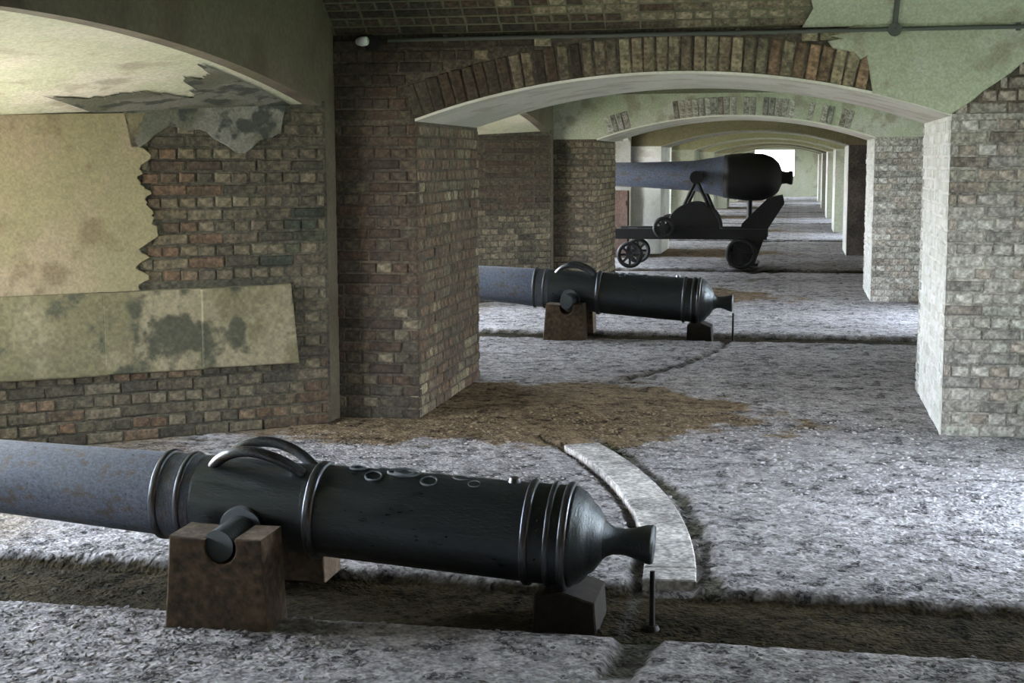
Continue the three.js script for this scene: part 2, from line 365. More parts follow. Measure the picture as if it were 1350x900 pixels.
// vaults, roof
for (let k = K0; k <= K1; k++) {
  const z1 = WF - P * (k - 1) - WT, z0 = WF - P * k, zc = (z0 + z1) / 2, half = (z1 - z0) / 2;
  const R = (half * half + VR * VR) / (2 * VR), cy = YV + VR - R, rows = [];
  for (let i = 0; i <= 40; i++) { const z = z0 + (z1 - z0) * i / 40, y = cy + Math.sqrt(R * R - (z - zc) ** 2); rows.push([XS - 0.1, XP + 0.1].map((x) => [x, y, z])); }
  const t = rows.map((r) => r.map(([x, y, z]) => [x, 4.25, z]));
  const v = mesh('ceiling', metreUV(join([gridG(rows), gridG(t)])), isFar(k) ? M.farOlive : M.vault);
  tag(v, k === 0 ? 'barrel vault over the casemate of the nearest cannon' : `barrel vault over casemate before the ${k < 0 ? 'viewer' : (ORD[k] ?? 'last') + ' archway'}`, 'vault', { kind: 'structure' });
}
{
  const r = mesh('roof', boxG(XO2, XP2, 4.25, 4.9, WF - P * K1 - 0.6, WF + P * 2 - WT + 1), M.outerBrick);
  tag(r, 'terreplein masonry above the casemate vaults', 'roof', { kind: 'structure' });
  const b = mesh('wall_back', boxG(XO2, XP2, -0.1, 4.9, WF + P * 2 - WT, WF + P * 2 - WT + 0.5), M.white);
  tag(b, 'end wall of the gallery behind the viewer', 'wall', { kind: 'structure' });
}

// bricks of the first vault just above its springing
{
  const g = group('vault_springer', XM, YV, WF);
  tag(g, 'brick courses at the foot of the vault above the nearest archway', 'brickwork', { kind: 'structure' });
  const b = new Bricks(), half = (P - WT) / 2, R = (half * half + VR * VR) / (2 * VR), cy = YV + VR - R, zc = WF + half, a0 = Math.asin(half / R);
  for (let c = 0; c < 5; c++) {
    const a = a0 - (c + 0.5) * (BR.h + BR.joint) / R, n = V(0, -Math.cos(a), Math.sin(a)), v = V(0, Math.sin(a), Math.cos(a));
    const L = c % 2 ? 0.097 : BR.l;
    for (let x = XS + 0.02; x < 0.1 + 0.12 * Math.sin(c * 5); x += L + BR.joint)
      b.add(V(x + L / 2, cy + Math.cos(a) * R, zc - Math.sin(a) * R), X, v, n, L, BR.h, pick(x + rr(-0.7, 0.7) > -1.4 ? PAL.arch : PAL.brown), 0.006);
  }
  b.flush(g);
  const pr = [];                       // plaster still on the right half of the vault's foot
  for (let i = 0; i <= 14; i++) { const a = a0 - i * 0.03, r = R - 0.018; pr.push(Array.from({ length: 9 }, (_, j) => [(0.06 + 0.14 * noise(i * 0.9, 3.3)) * (1 - j / 8) + (XP + 0.05) * j / 8 - XM, cy + Math.cos(a) * r - YV, zc - Math.sin(a) * r - WF])); }
  mesh('plaster', metreUV(gridG(pr)), M.greenPlaster, g);
}

// outer gun wall: scarp face, splayed recess, throat
const recTop = (z) => 2.0 + 0.24 * (1 - ((z - ZC) / ZH) ** 2);
const TH = 1.64;                                       // half width at the throat
const throatTop = (z) => 1.90 + 0.12 * (1 - ((z - ZC) / TH) ** 2);
const SILL = 0.60;
for (let k = K0; k <= K1; k++) {
  const dz = -P * k, z1 = WF - P * (k - 1) - WT, z0 = WF - P * k, nm = k < 0 ? 'casemate behind the viewer' : k === 0 ? 'casemate of the nearest cannon' : k === 1 ? 'casemate of the second cannon' : k === 2 ? 'casemate of the mounted gun' : `${ORD[k]} casemate`;
  // inner face with the recess opening
  const pts = [[z0 - 0.1, 0], [ZC - ZH + dz, 0]];
  for (let i = 0; i <= 24; i++) { const z = ZC - ZH + 2 * ZH * i / 24; pts.push([z + dz, recTop(z)]); }
  pts.push([ZC + ZH + dz, 0], [z1 + 0.1, 0], [z1 + 0.1, 4.3], [z0 - 0.1, 4.3]);
  const fg = new THREE.ExtrudeGeometry(shapeOf(pts), { depth: 0.12, bevelEnabled: false });
  fg.applyMatrix4(new THREE.Matrix4().makeBasis(Z, Y, X.clone())).translate(XS - 0.12, 0, 0);
  const ix = fg.index; if (!ix) { const p = fg.attributes.position; for (let i = 0; i < p.count; i += 3) { const a = [p.getX(i + 1), p.getY(i + 1), p.getZ(i + 1)]; p.setXYZ(i + 1, p.getX(i + 2), p.getY(i + 2), p.getZ(i + 2)); p.setXYZ(i + 2, ...a); } }
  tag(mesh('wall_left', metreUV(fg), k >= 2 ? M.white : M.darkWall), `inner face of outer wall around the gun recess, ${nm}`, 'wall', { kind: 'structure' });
  // recess soffit
  const rows = [];
  for (let i = 0; i <= 12; i++) {
    const t = i / 12, row = [];
    for (let j = 0; j <= 24; j++) { const w = j / 12 - 1, za = ZC + ZH * w, zb = ZC + TH * w; row.push([XS - 0.1 + (XO - XS + 0.1) * t, recTop(za) * (1 - t) + throatTop(zb) * t, za * (1 - t) + zb * t + dz]); }
    rows.push(row);
  }
  tag(mesh('recess_vault', metreUV(gridG(rows)), M.cream), `plastered vault of the gun recess, ${nm}`, 'vault', { kind: 'structure' });
  if (k === 0) {
    const gr2 = [];
    for (let i = 0; i <= 60; i++) {
      const t = 0.03 + 0.009 * i, row = [], end = -0.62 + 0.4 * fbm(t * 4, 7.7, 3) + 0.22 * fbm(t * 14, 2.2, 5) + 0.07 * fbm(t * 60, 1.2, 9) - 0.3 * t;
      for (let j = 0; j <= 14; j++) { const w = -0.995 + (end + 0.995) * j / 14, za = ZC + ZH * w, zb = ZC + TH * w; row.push([XS - 0.1 + (XO - XS + 0.1) * t, recTop(za) * (1 - t) + throatTop(zb) * t - 0.008, za * (1 - t) + zb * t]); }
      gr2.push(row);
    }
    tag(mesh('recess_vault', metreUV(gridG(gr2)), M.greyPlaster), 'grey weathered coat on the recess vault beside the dark corner', 'vault', { kind: 'structure' });
  }
  // cheeks
  for (const s of [-1, 1]) {
    const a = V(XS, 0, ZC + s * ZH + dz), b = V(XO, 0, ZC + s * TH + dz), u = b.clone().sub(a).normalize(), n = V(-u.z, 0, u.x).multiplyScalar(-s).multiplyScalar(u.x < 0 ? 1 : -1);
    if (n.z * s > 0) n.negate();
    const L = a.distanceTo(b), top = (q) => { const t = q / L, w = s; return (recTop(ZC + ZH * w) * (1 - t) + throatTop(ZC + TH * w) * t); };
    const c = group('wall_cheek', a.x, 0, a.z); const hero = k === 0 && s === -1;
    tag(c, hero ? 'weathered brick and plaster cheek wall left of nearest archway' : `${s < 0 ? 'far' : 'near'} splayed cheek of the gun recess, ${nm}`, 'wall', { kind: 'structure' });
    const at = (q, y, d = 0) => { const p = a.clone().addScaledVector(u, q).addScaledVector(n, d).sub(a); return [p.x, y, p.z]; };
    const cr = []; for (let i = 0; i <= 10; i++) { const q = -0.02 + (L + 0.1) * i / 10; cr.push([at(q, -0.1), at(q, top(q) + 0.03)]); }
    mesh('masonry', metreUV(gridG(cr)), hero || (k === 1 && s < 0) ? M.mortarOlive : k >= 2 ? M.white : M.cream, c);
    if (k === 1 && s < 0) new Bricks().panel(a, u, Y, n, 1.98, () => [[0, 1.6]], (q, v) => pick(v > 1.1 ? PAL.brown : PAL.olive)).flush(c, 200);
    if (hero) {
      const bk = new Bricks();
      const edge = (v) => 1.14 + 0.30 * fbm(v * 2.4, 1.5, 2) + 0.16 * fbm(v * 11, 4.5, 6);
      bk.panel(a, u, Y, n, 1.98, (v0, v1) => v1 > 0.44 && v0 < 0.90 ? [[0, 0.22]] : v1 <= 0.44 ? [[0, L]] : [[0, Math.max(0.2, edge(v0))]], (q, v) => {
        if (v < 0.44) return pick(fbm(q * 1.4, v * 2, 8) > 0.05 ? PAL.red : PAL.olive);
        if (q > 0.05 && q < 0.5 && fbm(q * 2.5, v * 2.5, 12) > 0.02 && v < 1.4) return pick(PAL.green);
        if (q > 0.75 && v < 1.75 && fbm(q * 3, v * 3, 4) > -0.1) return pick(PAL.red);
        return pick(PAL.olive);
      });
      bk.flush(c, 300);
      // plaster skin on the upper outer part, ragged towards the bricks
      const un = u.clone(), flip = un.clone().cross(Y).dot(n) < 0; if (flip) un.negate();
      const fx = ([q, v]) => [flip ? -q : q, v];
      const toShape = (pp) => { const g = new THREE.ExtrudeGeometry(shapeOf(pp), { depth: 0.022, bevelEnabled: true, bevelSize: 0.004, bevelThickness: 0.004, bevelSegments: 1 }); metreUV(g); return g.applyMatrix4(new THREE.Matrix4().makeBasis(un, Y, n)); };
      const pp = [];
      for (let i = 0; i <= 78; i++) { const v = 0.89 + i * 0.013; pp.push([edge(v) + 0.02 * noise(v * 40, 2), v]); }
      pp.push([1.1, 1.945], [L, 1.915], [L, 0.89]);
      mesh('plaster', toShape(pp.map(fx)), M.tan, c);
      const gp = [];
      for (let i = 0; i <= 20; i++) { const q = 0.28 + i * 0.045; gp.push([q, 1.80 + 0.07 * Math.sin(q * 9) + 0.05 * noise(q * 9, 4)]); }
      gp.push([1.22, 1.96], [0.6, 1.985], [0.24, 2.0]);
      mesh('plaster', toShape(gp.map(fx)), M.greyPlaster, c);
      // stone band
      const jn = [0.21, 0.80, 1.38, 2.1, L];
      for (let i = 0; i < 4; i++) {
        const g = new THREE.ExtrudeGeometry(shapeOf([[jn[i] + (i ? 0.004 : 0), 0.425 + rr(-0.008, 0.008)], [jn[i + 1] - 0.004, 0.425], [jn[i + 1] - 0.004, 0.89], [jn[i] + (i ? 0.004 : 0.04), 0.90 + rr(-0.01, 0.0)]].map(fx)), { depth: 0.035 + rr(0, 0.012), bevelEnabled: true, bevelSize: 0.012, bevelThickness: 0.012, bevelSegments: 2 });
        metreUV(g);
        mesh('stone', g.applyMatrix4(new THREE.Matrix4().makeBasis(un, Y, n)), M.ledge, c);
      }
    }
  }
  // throat wall with the embrasure
  const zl = ZC - TH + dz, zr = ZC + TH + dz;
  const ow = group('wall_outer', XO, 0, ZC + dz);
  tag(ow, `outer wall with its embrasure opening, ${nm}`, 'wall', { kind: 'structure' });
  const tw = (x0, x1, y0, y1, a, b) => boxG(x0 - XO, x1 - XO, y0, y1, a - ZC - dz, b - ZC - dz);
  mesh('masonry', join([tw(XO2, XO, -0.1, SILL, z0 - WT / 2, z1 + WT / 2), tw(XO2, XO, throatTop(ZC) + 0.0, 4.3, z0 - WT / 2, z1 + WT / 2), tw(XO2, XO, SILL, throatTop(ZC), z0 - WT / 2, zl + 0.15), tw(XO2, XO, SILL, throatTop(ZC), zr - 0.15, z1 + WT / 2)]), M.cream, ow);
  if (k < 0) mesh('shutter', tw(XO2 + 0.2, XO2 + 0.3, SILL - 0.05, throatTop(ZC) + 0.05, zl, zr), M.wood, ow);  // added out of view to keep light from behind off the cannon
  // parade wall with a wide doorway, closed behind the viewer to cut light
  const pw = group('wall_right', XP, 0, ZC + dz), open = k >= 0 && k !== 2 && k !== 5, dw = 0.65, dc = -1.3, dh = 2.3;
  tag(pw, `wall to the parade ${open ? 'with open doorway' : 'closed'}, ${nm}`, 'wall', { kind: 'structure' });
  const pb = (y0, y1, a, b) => boxG(0, XP2 - XP, y0, y1, a, b), e0 = z0 - WT / 2 - ZC - dz, e1 = z1 + WT / 2 - ZC - dz;
  mesh('masonry', open ? join([pb(-0.1, 4.3, e0, dc - dw), pb(-0.1, 4.3, dc + dw, e1), pb(dh, 4.3, dc - dw, dc + dw)]) : pb(-0.1, 4.3, e0, e1), M.white, pw);
}

// ------------------------------------------------------------------ floors
const GZ = -5.12, RC = -6.8, RI = 6.25, RO = 6.45;     // trench line, middle and radii of the curved traverse track
function axisPts(a, b, lo, hi, fine, coarse) {         // from a to b, fine between lo and hi
  const out = []; for (let v = a; v < b - 1e-6; v += (v >= lo && v < hi) ? fine : coarse) out.push(v); out.push(b); return out;
}
function floorAt(x, z, detail, k = 0) {                       // z in the first casemate's frame; returns [height, r, g, b]
  const wob = 0.03 * noise(x * 2.2, z * 0.4, 5) + 0.012 * noise(x * 9, z, 6);
  const t = 0.28 - Math.abs(z - GZ + wob * 0.6) + wob * 0.5;
  let y = 0.006 * fbm(x * 3, z * 3, 1) + (detail ? 0.006 * noise(x * 14, z * 14, 2) + 0.004 * noise(x * 31, z * 31, 3) : 0);
  const v = 1 + 0.25 * fbm(x * 1.1, z * 1.1, 4);
  let c = [0.475 * v, 0.452 * v, 0.448 * v];
  // brown earth plus painted pier shade, in and before the archways on the gun-wall side
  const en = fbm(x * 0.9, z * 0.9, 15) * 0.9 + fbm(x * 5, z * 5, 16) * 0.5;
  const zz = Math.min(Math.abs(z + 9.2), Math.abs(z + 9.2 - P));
  const dirtShade = sm(0.0, 0.22, 1.15 + en * 1.2 - zz * 0.85 - Math.max(0, x + 1.2) * 0.75);
  c = mixc(c, [0.26, 0.185, 0.10], dirtShade * 0.92);
  const ln = sm(0.0, 0.15, -3.3 - x + en * 0.8);
  c = mixc(c, [0.22, 0.17, 0.11], ln * 0.7);
  const gr = sm(-0.06, 0.03, t);
  y -= 0.05 * gr; 
  const so = 1 + 0.9 * fbm(x * 2.5, z * 5, 22);
  c = mixc(c, [0.05 * so, 0.04 * so, 0.021 * so], sm(-0.05, -0.01, t + 0.02 * noise(x * 12, z * 12, 8)));
  const r = Math.hypot(x - RC, z - GZ);
  if (Math.abs(z - GZ) < 3.25) {
    const near = z > GZ + 0.2, mo = fbm(x * 2.2, z * 2.2, 31), wv = 0.015 + 0.09 * Math.max(0, mo + 0.05);
    let i1 = 1 - sm(0.018, 0.032, Math.abs(r - (RI - 0.03))), i2 = 1 - sm(wv, wv + 0.02, Math.abs(r - (RO + 0.05) + 0.03 * noise(x * 4, z * 4, 7)));
    if (k === 0 && near) { i2 = 0; i1 = (1 - sm(0.05, 0.08, Math.abs(r - 6.3 + 0.03 * noise(x * 6, z * 6, 9)))) * (1 - sm(-4.5, -4.3, z + 0.1 * noise(x * 5, z * 5, 3))); }
    if (k === 1) { i2 = 0; if (!near) i1 = 0; }
    y -= 0.028 * Math.max(i1, i2 * 0.5) * (1 - gr);
    c = mixc(c, near && k === 0 ? [0.05, 0.05, 0.026] : [0.08, 0.075, 0.065], i1 * 0.85);
    c = mixc(c, mo > 0.03 ? [0.11, 0.11, 0.06] : [0.25, 0.24, 0.22], i2 * 0.8 * (1 - gr));
  }
  if (k === 0 && z < GZ - 0.3 && z > GZ - 3.1 && r > RI - 0.012 && r < RO + 0.012) y -= 0.03;
  return [y, ...c];
}
for (let k = K0; k <= K1; k++) {
  const dz = -P * k, z1 = WF + P - WT + 0.0, z0 = WF - WT;    // casemate and the archway behind it, in the first one's frame
  const f = k === 0 ? 0.026 : k === 1 ? 0.055 : 0.14;
  const xs = axisPts(XO, XP + 0.1, -3.3, 1.3, f, 0.25), zs = axisPts(z0, z1, z0, -3.2, f, 0.25);
  const pos = [], col = [], uv = [], idx = [];
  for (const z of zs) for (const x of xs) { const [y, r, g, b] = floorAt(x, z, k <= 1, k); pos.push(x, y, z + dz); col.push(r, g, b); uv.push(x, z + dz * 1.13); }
  const C = xs.length;
  for (let i = 0; i < zs.length - 1; i++) for (let j = 0; j < C - 1; j++) { const a = i * C + j; idx.push(a, a + C, a + 1, a + 1, a + C, a + C + 1); }
  const g = new THREE.BufferGeometry();
  g.setAttribute('position', new THREE.Float32BufferAttribute(pos, 3)); g.setAttribute('color', new THREE.Float32BufferAttribute(col, 3)); g.setAttribute('uv', new THREE.Float32BufferAttribute(uv, 2)); g.setIndex(idx); g.computeVertexNormals();
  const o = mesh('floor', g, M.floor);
  tag(o, k < 0 ? 'rough grey floor behind the viewer' : k === 0 ? 'rough grey pebbly floor under the nearest cannon with a dark earth trench' : k === 1 ? 'rough grey floor under the second cannon' : k === 2 ? 'rough grey floor under the mounted gun' : `rough grey floor of the ${ORD[k]} casemate`, 'floor', { kind: 'structure' });
  // curved stone track
  if (k === 0) {
    const tr = group('traverse_track', RC, 0, GZ + dz);
    tag(tr, 'curved pale stone traverse track in the floor behind the nearest cannon', 'track', { kind: 'structure' });
    const da = 0.082;
    for (let i = 0; i < 6; i++) {
      let a = i * da + 0.001, b = (i + 1) * da - 0.001;
      if (i === 0) a = 0.056;
      if (b - a < 0.01) continue;
      const p = []; for (let q = 0; q <= 5; q++) { const t = a + (b - a) * q / 5; p.push([Math.cos(t) * RO, Math.sin(t) * RO]); }
      for (let q = 5; q >= 0; q--) { const t = a + (b - a) * q / 5; p.push([Math.cos(t) * RI, Math.sin(t) * RI]); }
      const sg = new THREE.ExtrudeGeometry(shapeOf(p), { depth: 0.10, bevelEnabled: true, bevelSize: 0.006, bevelThickness: 0.006, bevelSegments: 1 });
      mesh('stone', metreUV(sg.rotateX(-Math.PI / 2).translate(0, -0.093 + rr(-0.002, 0.003), 0)), M.stone, tr);
    }
  }
}
// loose pebbles pressed into the floor
{
  const g = new THREE.IcosahedronGeometry(1, 0); g.scale(1, 0.55, 0.8);
  const N = 9000, im = new THREE.InstancedMesh(g, std({ color: lin(1, 1, 1), roughness: 0.9 }), N), m = new THREE.Matrix4(), q = new THREE.Quaternion(), e = new THREE.Euler(), c = new THREE.Color();
  let i = 0;
  while (i < N) {
    const far = rnd() < 0.2, k = far ? 1 : 0, x = rr(-3.2, 1.3), z = far ? rr(-8.9, -3.2) : rr(-9.4, -3.3);
    if (Math.abs(z - GZ) < 0.33 && rnd() < 0.7) continue;
    const r = Math.hypot(x - RC, z - GZ); if (r > RI - 0.02 && r < RO + 0.02) continue;
    const s = rr(0.005, 0.012) * (rnd() < 0.08 ? 1.6 : 1), [y, fr, fg2, fb] = floorAt(x, z, true, far ? 1 : 0);
    q.setFromEuler(e.set(rr(-0.4, 0.4), rr(0, 6.28), rr(-0.4, 0.4)));
    m.compose(V(x, y + s * 0.05, z - P * k), q, V(s * rr(0.8, 1.5), s, s));
    im.setMatrixAt(i, m); const v = rnd() < 0.4 ? rr(0.3, 0.5) : rr(0.6, 0.9); im.setColorAt(i, c.setRGB(fr * v, fg2 * v, fb * v)); i++;
  }
  im.name = 'gravel'; shadow(im); scene.add(im);
  tag(im, 'grey pebbles pressed into the rough casemate floor', 'gravel', { kind: 'stuff' });
}
// ground outside
tag(mesh('lawn', metreUV(new THREE.PlaneGeometry(70, 150).rotateX(-Math.PI / 2).translate(XP2 + 35, -0.06, -30)), M.lawn), 'sunlit grass of the fort parade', 'lawn', { kind: 'structure' });
tag(mesh('ground', metreUV(new THREE.PlaneGeometry(120, 220).rotateX(-Math.PI / 2).translate(XO2 - 60, -0.3, -30)), M.sand), 'pale ground outside the gun wall', 'ground', { kind: 'structure' });
tag(mesh('ground', metreUV(new THREE.PlaneGeometry(XP2 - XO2, 90).rotateX(-Math.PI / 2).translate((XP2 + XO2) / 2, -0.16, -30)), M.sand), 'earth beneath the casemate floors', 'ground', { kind: 'structure' });

// ------------------------------------------------------------------ cannons
function lathe(profile, seg = 64) {                    // profile: [x, r] along +x
  const g = new THREE.LatheGeometry(profile.map(([x, r]) => new THREE.Vector2(r, x)), seg);
  return g.rotateZ(-Math.PI / 2);                      // y axis -> x axis
}
const ringG = (x, w, r0, r1) => lathe([[x - w / 2, r0 - 0.012], [x - w / 2, r0 + (r1 - r0) * 0.5], [x - w * 0.3, r1], [x + w * 0.3, r1], [x + w / 2, r0 + (r1 - r0) * 0.5], [x + w / 2, r0 - 0.012]], 64);
function makeCannon() {                                // local frame: x along the barrel from muzzle to breech, origin on the floor under the trunnions
  const root = new THREE.Group();
  const axis = new THREE.Group(); // only used to place geometry
  axis.position.set(0, 0.365, 0); axis.rotation.z = -3.4 * D; axis.updateMatrix();
  const put = (g) => g.applyMatrix4(axis.matrix);
  const x0 = 2.02, w = (x) => x + x0;                  // from photograph x to local x
  const prof = [[-3.735, 0.07], [-3.75, 0.075], [-3.75, 0.13], [-3.72, 0.155], [-3.66, 0.165], [-3.58, 0.155], [-3.46, 0.132], [-3.36, 0.133], [-3.1, 0.140], [-2.36, 0.158], [-2.22, 0.160], [-2.2, 0.165], [-1.78, 0.168], [-1.72, 0.172], [-1.3, 0.178], [-0.93, 0.182], [-0.80, 0.185], [-0.765, 0.185], [-0.757, 0.176], [-0.735, 0.168], [-0.715, 0.148], [-0.708, 0.132], [-0.69, 0.122], [-0.672, 0.098], [-0.655, 0.07], [-0.645, 0.0]];
  const body = prof.map(([x, r]) => [w(x), r]); body.unshift([w(-3.2), 0], [w(-3.2), 0.07]);
  const bg = lathe(body, 72);
  const barrel = mesh('barrel', put(bg), M.gun, root);
  mesh('chase', put(lathe([[-3.34, 0.12], [-3.34, 0.1355], [-3.1, 0.1425], [-2.36, 0.1605], [-2.21, 0.1635], [-2.21, 0.12]].map(([x, r]) => [w(x), r]), 72)), M.gunFaded, root);
  for (const [x, ww, r0, r1] of [[-2.35, 0.03, 0.158, 0.174], [-2.255, 0.024, 0.160, 0.173], [-1.735, 0.04, 0.170, 0.186], [-0.925, 0.03, 0.182, 0.195], [-0.845, 0.022, 0.184, 0.196], [-0.79, 0.03, 0.185, 0.199], [-3.42, 0.03, 0.132, 0.145]]) mesh('ring', put(ringG(w(x), ww, r0, r1)), M.gunRing, root);
  const cas = mesh('cascabel', put(lathe([[-0.67, 0.085], [-0.645, 0.062], [-0.62, 0.05], [-0.58, 0.048], [-0.545, 0.056], [-0.51, 0.068], [-0.485, 0.073], [-0.475, 0.068], [-0.472, 0]].map(([x, r]) => [w(x), r]), 40)), M.gun, root);
  // trunnions, one each side, below the middle of the barrel
  for (const s of [-1, 1]) {
    const g = new THREE.CylinderGeometry(0.058, 0.060, 0.27, 40); g.rotateX(Math.PI / 2).translate(w(-1.985), -0.062, s * 0.265);
    const t = mesh('trunnion', put(g), M.gun, root);
    const r = new THREE.CylinderGeometry(0.085, 0.095, 0.03, 40).rotateX(Math.PI / 2).translate(w(-1.985), -0.062, s * 0.17);
    mesh('trunnion_shoulder', put(r), M.gun, t);
  }
  // lifting handles on top
  for (const s of [-1, 1]) {
    const ca = Math.cos(0.42), sa = Math.sin(0.42), pts = [];
    for (const [x, h] of [[-2.15, 0.155], [-2.12, 0.19], [-2.06, 0.228], [-1.985, 0.240], [-1.90, 0.224], [-1.84, 0.195], [-1.79, 0.16]]) pts.push(V(w(x), h * ca, s * h * sa));
    const g = new THREE.TubeGeometry(new THREE.CatmullRomCurve3(pts), 36, 0.021, 12);
    mesh('lifting_handle', put(g), M.gunRing, root);
  }
  // touch-hole patch and cast crest in low relief on top of the breech half
  const vent = new THREE.CylinderGeometry(0.02, 0.024, 0.02, 20).translate(w(-1.0), 0.188, 0); mesh('vent_patch', put(vent), M.gunRing, root);
  const crest = [];
  for (const [x, a, r, t] of [[-1.42, 0.0, 0.06, 0.005], [-1.42, 0.0, 0.035, 0.0045], [-1.52, 0.35, 0.03, 0.0045], [-1.52, -0.35, 0.03, 0.0045], [-1.31, 0.33, 0.03, 0.0045], [-1.31, -0.33, 0.03, 0.0045], [-1.6, 0, 0.028, 0.0045], [-1.2, 0.0, 0.03, 0.0045], [-1.14, 0.28, 0.022, 0.0045], [-1.14, -0.28, 0.022, 0.0045]]) {
    const rad = 0.176; const g = new THREE.TorusGeometry(r, t, 8, 24).rotateX(Math.PI / 2).translate(0, rad, 0).rotateX(a).translate(w(x), 0, 0); crest.push(g);
  }
  crest.forEach((g) => mesh('ornament', put(g), M.gun, root));
  return root;
}
function makeBlock(parentless) {
  const s = new THREE.Shape();
  s.moveTo(-0.20, 0); s.lineTo(0.175, 0); s.lineTo(0.16, 0.325); s.lineTo(0.075, 0.325); s.absarc(0.012, 0.295, 0.066, 0.4, -Math.PI - 0.4, true); s.lineTo(-0.172, 0.325); s.closePath();
  const g = new THREE.ExtrudeGeometry(s, { depth: 0.19, bevelEnabled: true, bevelSize: 0.008, bevelThickness: 0.008, bevelSegments: 2, curveSegments: 16 });
  return metreUV(g.translate(0, 0.008, -0.095));
}
const blockGeo = makeBlock();
const CX = -2.02, CZ = -5.02;
const cannon0 = makeCannon();
[0, 1].forEach((k) => {
  const who = k === 0 ? 'nearest' : 'second';
  const c = k ? cannon0.clone() : cannon0; c.name = numbered('cannon'); scene.add(c); c.position.set(CX - 0.08 * k, 0.02 * k, CZ - P * k); if (k) c.scale.set(1.0, 1.13, 1.13);
  tag(c, k === 0 ? 'large black iron cannon barrel lying in the foreground on a brown block' : 'smaller-looking black cannon barrel lying beyond the nearest archway', 'cannon', { group: 'cannon barrels lying on blocks' });
  for (const s of [1, -1]) {
    const b = mesh('support_block', blockGeo, M.block); b.position.set(CX + 0.035 - 0.1 * k, -0.004, CZ - P * k + s * 0.315);
    tag(b, `notched brown block under the ${s > 0 ? 'near' : 'far'} trunnion of the ${who} cannon`, 'block', { group: 'blocks under the trunnions' });
  }
  const w = mesh('chock', metreUV(new THREE.ExtrudeGeometry(shapeOf([[-0.11, 0], [0.12, 0], [0.11, 0.125], [0.0, 0.158], [-0.10, 0.14]]), { depth: 0.28, bevelEnabled: true, bevelSize: 0.006, bevelThickness: 0.006, bevelSegments: 1 }).translate(0, 0, -0.14)), M.wood);
  w.position.set(-0.80 - 0.07 * k, -0.062, CZ - P * k - 0.06);
  if (k) w.scale.y = 1.3;
  tag(w, `dark wooden chock under the breech of the ${who} cannon`, 'chock', { group: 'chocks under the breeches' });
  const st = group('iron_stake', -0.485 - 0.07 * k, -0.06, CZ - P * k - 0.02);
  mesh('rod', new THREE.CylinderGeometry(0.009, 0.011, 0.24, 12).translate(0, 0.11, 0), M.iron, st);
  mesh('foot', new THREE.CylinderGeometry(0.022, 0.035, 0.03, 16).translate(0, 0.012, 0), M.iron, st);
  if (k) st.scale.y = 1.28;
  tag(st, `thin dark iron stake under the cascabel of the ${who} cannon`, 'stake', { group: 'stakes under the cascabels' });
});

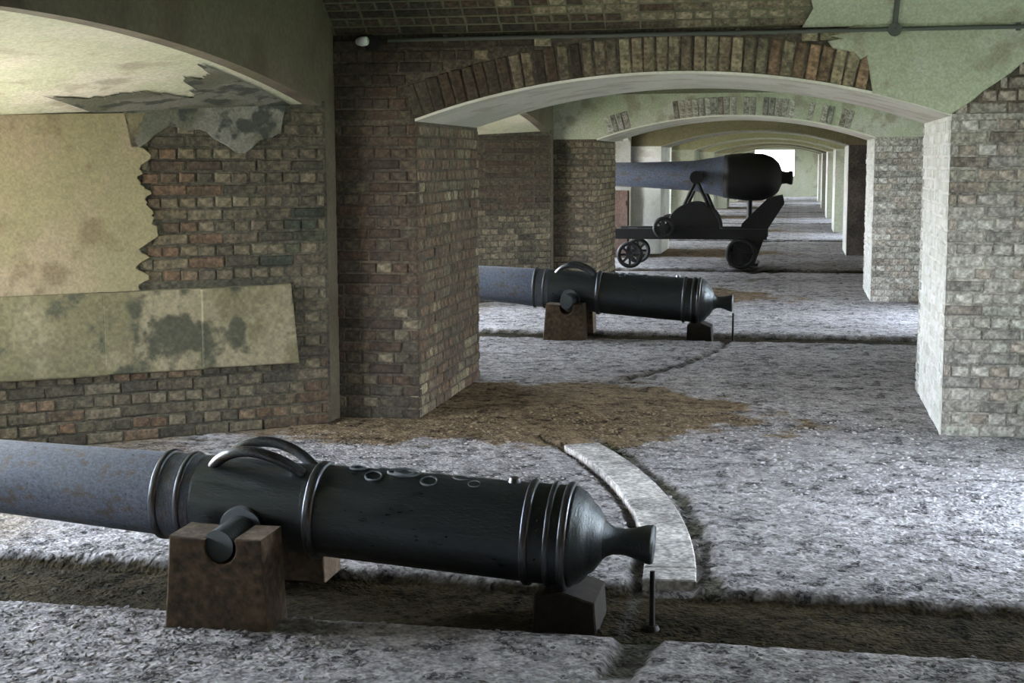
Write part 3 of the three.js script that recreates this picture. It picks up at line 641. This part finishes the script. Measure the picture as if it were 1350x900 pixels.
// ------------------------------------------------------------------ mounted gun in the third casemate
{
  const z = -22.5;
  const g = group('mounted_cannon', -1.3, 0, z);
  tag(g, 'big dark cannon with a bulbous breech mounted on a carriage far down the gallery', 'cannon');
  const w = (x) => x + 1.3, put = (q) => q.rotateZ(-1.2 * D).translate(0, 1.42, 0);
  mesh('barrel', put(lathe([[-2.9, 0], [-2.9, 0.08], [-3.25, 0.08], [-3.27, 0.1], [-3.27, 0.165], [-3.2, 0.18], [-2.4, 0.195], [-1.6, 0.23], [-1.25, 0.29], [-1.1, 0.322]].map(([x, r]) => [w(x), r]), 56)), M.gunFaded, g);
  mesh('breech', put(lathe([[-1.1, 0], [-1.1, 0.328], [-1.0, 0.345], [-0.75, 0.37], [-0.5, 0.36], [-0.36, 0.31], [-0.26, 0.22], [-0.22, 0.12], [-0.2, 0.0]].map(([x, r]) => [w(x), r]), 56)), M.black, g);
  mesh('cascabel', put(lathe([[-0.26, 0.13], [-0.2, 0.10], [-0.14, 0.09], [-0.08, 0.11], [-0.05, 0.10], [-0.04, 0]].map(([x, r]) => [w(x), r]), 32)), M.black, g);
  for (const s of [-1, 1]) mesh('trunnion', put(new THREE.CylinderGeometry(0.10, 0.10, 0.24, 28).rotateX(Math.PI / 2).translate(w(-1.5), -0.02, s * 0.32)), M.black, g);
  const c = group('gun_carriage', -1.3, 0, z);
  tag(c, 'black iron gun carriage with wheels under the mounted cannon', 'gun carriage');
  for (const s of [-1, 1]) {
    // cheek: a low half-round plate on the rail, with slender struts up to the trunnion
    const sh = new THREE.Shape(); sh.moveTo(w(-1.98), 0.60); sh.absarc(w(-1.54), 0.60, 0.40, Math.PI, 0, true); sh.closePath();
    mesh('cheek', new THREE.ExtrudeGeometry(sh, { depth: 0.07, bevelEnabled: true, bevelSize: 0.008, bevelThickness: 0.008, bevelSegments: 1, curveSegments: 28 }).translate(0, 0.012, s * 0.42 - 0.035), M.black, c);
    for (const [xa, xb] of [[-1.72, -1.53], [-1.28, -1.47]]) mesh('strut', new THREE.TubeGeometry(new THREE.LineCurve3(V(w(xa), 0.9, s * 0.42), V(w(xb), 1.31, s * 0.40)), 2, 0.028, 10), M.iron, c);
    mesh('chassis_rail', boxG(w(-2.75), w(-0.42), 0.46, 0.62, s * 0.42 - 0.06, s * 0.42 + 0.06), M.black, c);
    // truck wheel and rear traverse wheel, with hub
    for (const [x, y, r, n] of [[-1.98, 0.64, 0.17, 'truck_wheel'], [-0.80, 0.25, 0.235, 'traverse_wheel'], [-2.5, 0.22, 0.205, 'traverse_wheel']]) {
      const wh = mesh(n, new THREE.TorusGeometry(r - 0.03, 0.032, 10, 40).translate(w(x), y, s * 0.55), M.black, c);
      mesh('hub', new THREE.CylinderGeometry(0.06, 0.06, 0.12, 20).rotateX(Math.PI / 2).translate(w(x), y, s * 0.55), M.black, wh);
      const sp = []; for (let i = 0; i < 8; i++) sp.push(new THREE.BoxGeometry(r - 0.05, 0.035, 0.03).translate((r - 0.05) / 2, 0, 0).rotateZ(i * Math.PI / 4).translate(w(x), y, s * 0.55));
      mesh('spokes', mergeGeometries(sp), M.black, wh);
    }
    mesh('rear_prop', new THREE.ExtrudeGeometry(shapeOf([[w(-1.0), 0.08], [w(-0.6), 0.08], [w(-0.42), 0.6], [w(-0.17), 1.0], [w(-0.20), 1.13], [w(-0.42), 1.08], [w(-0.80), 0.70]]), { depth: 0.06, bevelEnabled: false }).translate(0, 0, s * 0.34 - 0.03), M.black, c);
  }
  for (const x of [-2.55, -1.9, -1.2, -0.55]) mesh('cross_beam', boxG(w(x) - 0.07, w(x) + 0.07, 0.48, 0.60, -0.42, 0.42), M.black, c);
  mesh('elevating_screw', new THREE.CylinderGeometry(0.04, 0.04, 0.6, 16).translate(w(-0.7), 0.82, 0), M.black, c);
  mesh('step_plate', boxG(w(-0.98), w(-0.55), 0.05, 0.09, -0.4, 0.4), M.iron, c);
}
// brown panel against the cheek of that casemate
{
  const s = group('wooden_shutter', -3.05, 0.0, -24.6);
  s.rotation.y = -37 * D;
  tag(s, 'brown wooden shutter panel leaning in the gun recess beyond the mounted cannon', 'shutter');
  for (let i = 0; i < 3; i++) mesh('plank', boxG(-0.3 + i * 0.2, -0.105 + i * 0.2, 0.0, 1.16, -0.02, 0.02), M.brownWood, s);
  mesh('batten', boxG(-0.28, 0.28, 0.9, 0.98, 0.02, 0.04), M.brownWood, s);
  mesh('batten', boxG(-0.28, 0.28, 0.2, 0.28, 0.02, 0.04), M.brownWood, s);
}

// ------------------------------------------------------------------ conduit and lamp holder on the wall over the nearest archway
{
  const c = group('electrical_conduit', -2.66, 2.412, WF + 0.035);
  tag(c, 'thin dark conduit running along the wall above the nearest archway', 'conduit');
  mesh('pipe', new THREE.CylinderGeometry(0.0125, 0.0125, 4.8, 14).rotateZ(Math.PI / 2).translate(2.40 + 0.13, 0.0, 0), M.conduit, c);
  const half = (P - WT) / 2, R = (half * half + VR * VR) / (2 * VR), cy = YV + VR - R, zc = WF + half, pts = [];
  for (let i = 0; i <= 10; i++) { const z = WF + 0.03 + i * 0.1; pts.push(V(0.55 + 2.66, cy + Math.sqrt(R * R - (z - zc) ** 2) - 0.03 - 2.412, z - WF - 0.035)); }
  pts.unshift(V(0.55 + 2.66, 0, 0));
  mesh('branch_pipe', new THREE.TubeGeometry(new THREE.CatmullRomCurve3(pts), 30, 0.016, 12), M.conduit, c);
  for (const x of [0.5, 1.4, 2.3, 3.9]) mesh('clip', new THREE.BoxGeometry(0.025, 0.045, 0.03).translate(x, 0, -0.01), M.conduit, c);
  mesh('junction_box', new THREE.CylinderGeometry(0.04, 0.04, 0.035, 24).rotateX(Math.PI / 2).translate(3.21, 0, -0.005), M.conduit, c);
  const l = group('lamp_holder', -2.665, 2.40, WF);
  tag(l, 'small white porcelain lamp holder in the dark corner above the brick pier', 'lamp holder');
  mesh('bracket', new THREE.CylinderGeometry(0.045, 0.05, 0.05, 24).rotateX(Math.PI / 2).translate(0.03, 0, 0.035), M.black, l);
  mesh('socket', lathe([[-0.06, 0], [-0.058, 0.022], [-0.02, 0.03], [0.02, 0.028], [0.03, 0.0]], 24).rotateY(-0.6).translate(-0.01, 0.005, 0.075), M.porcelain, l);
}

renderer.render(scene, camera);
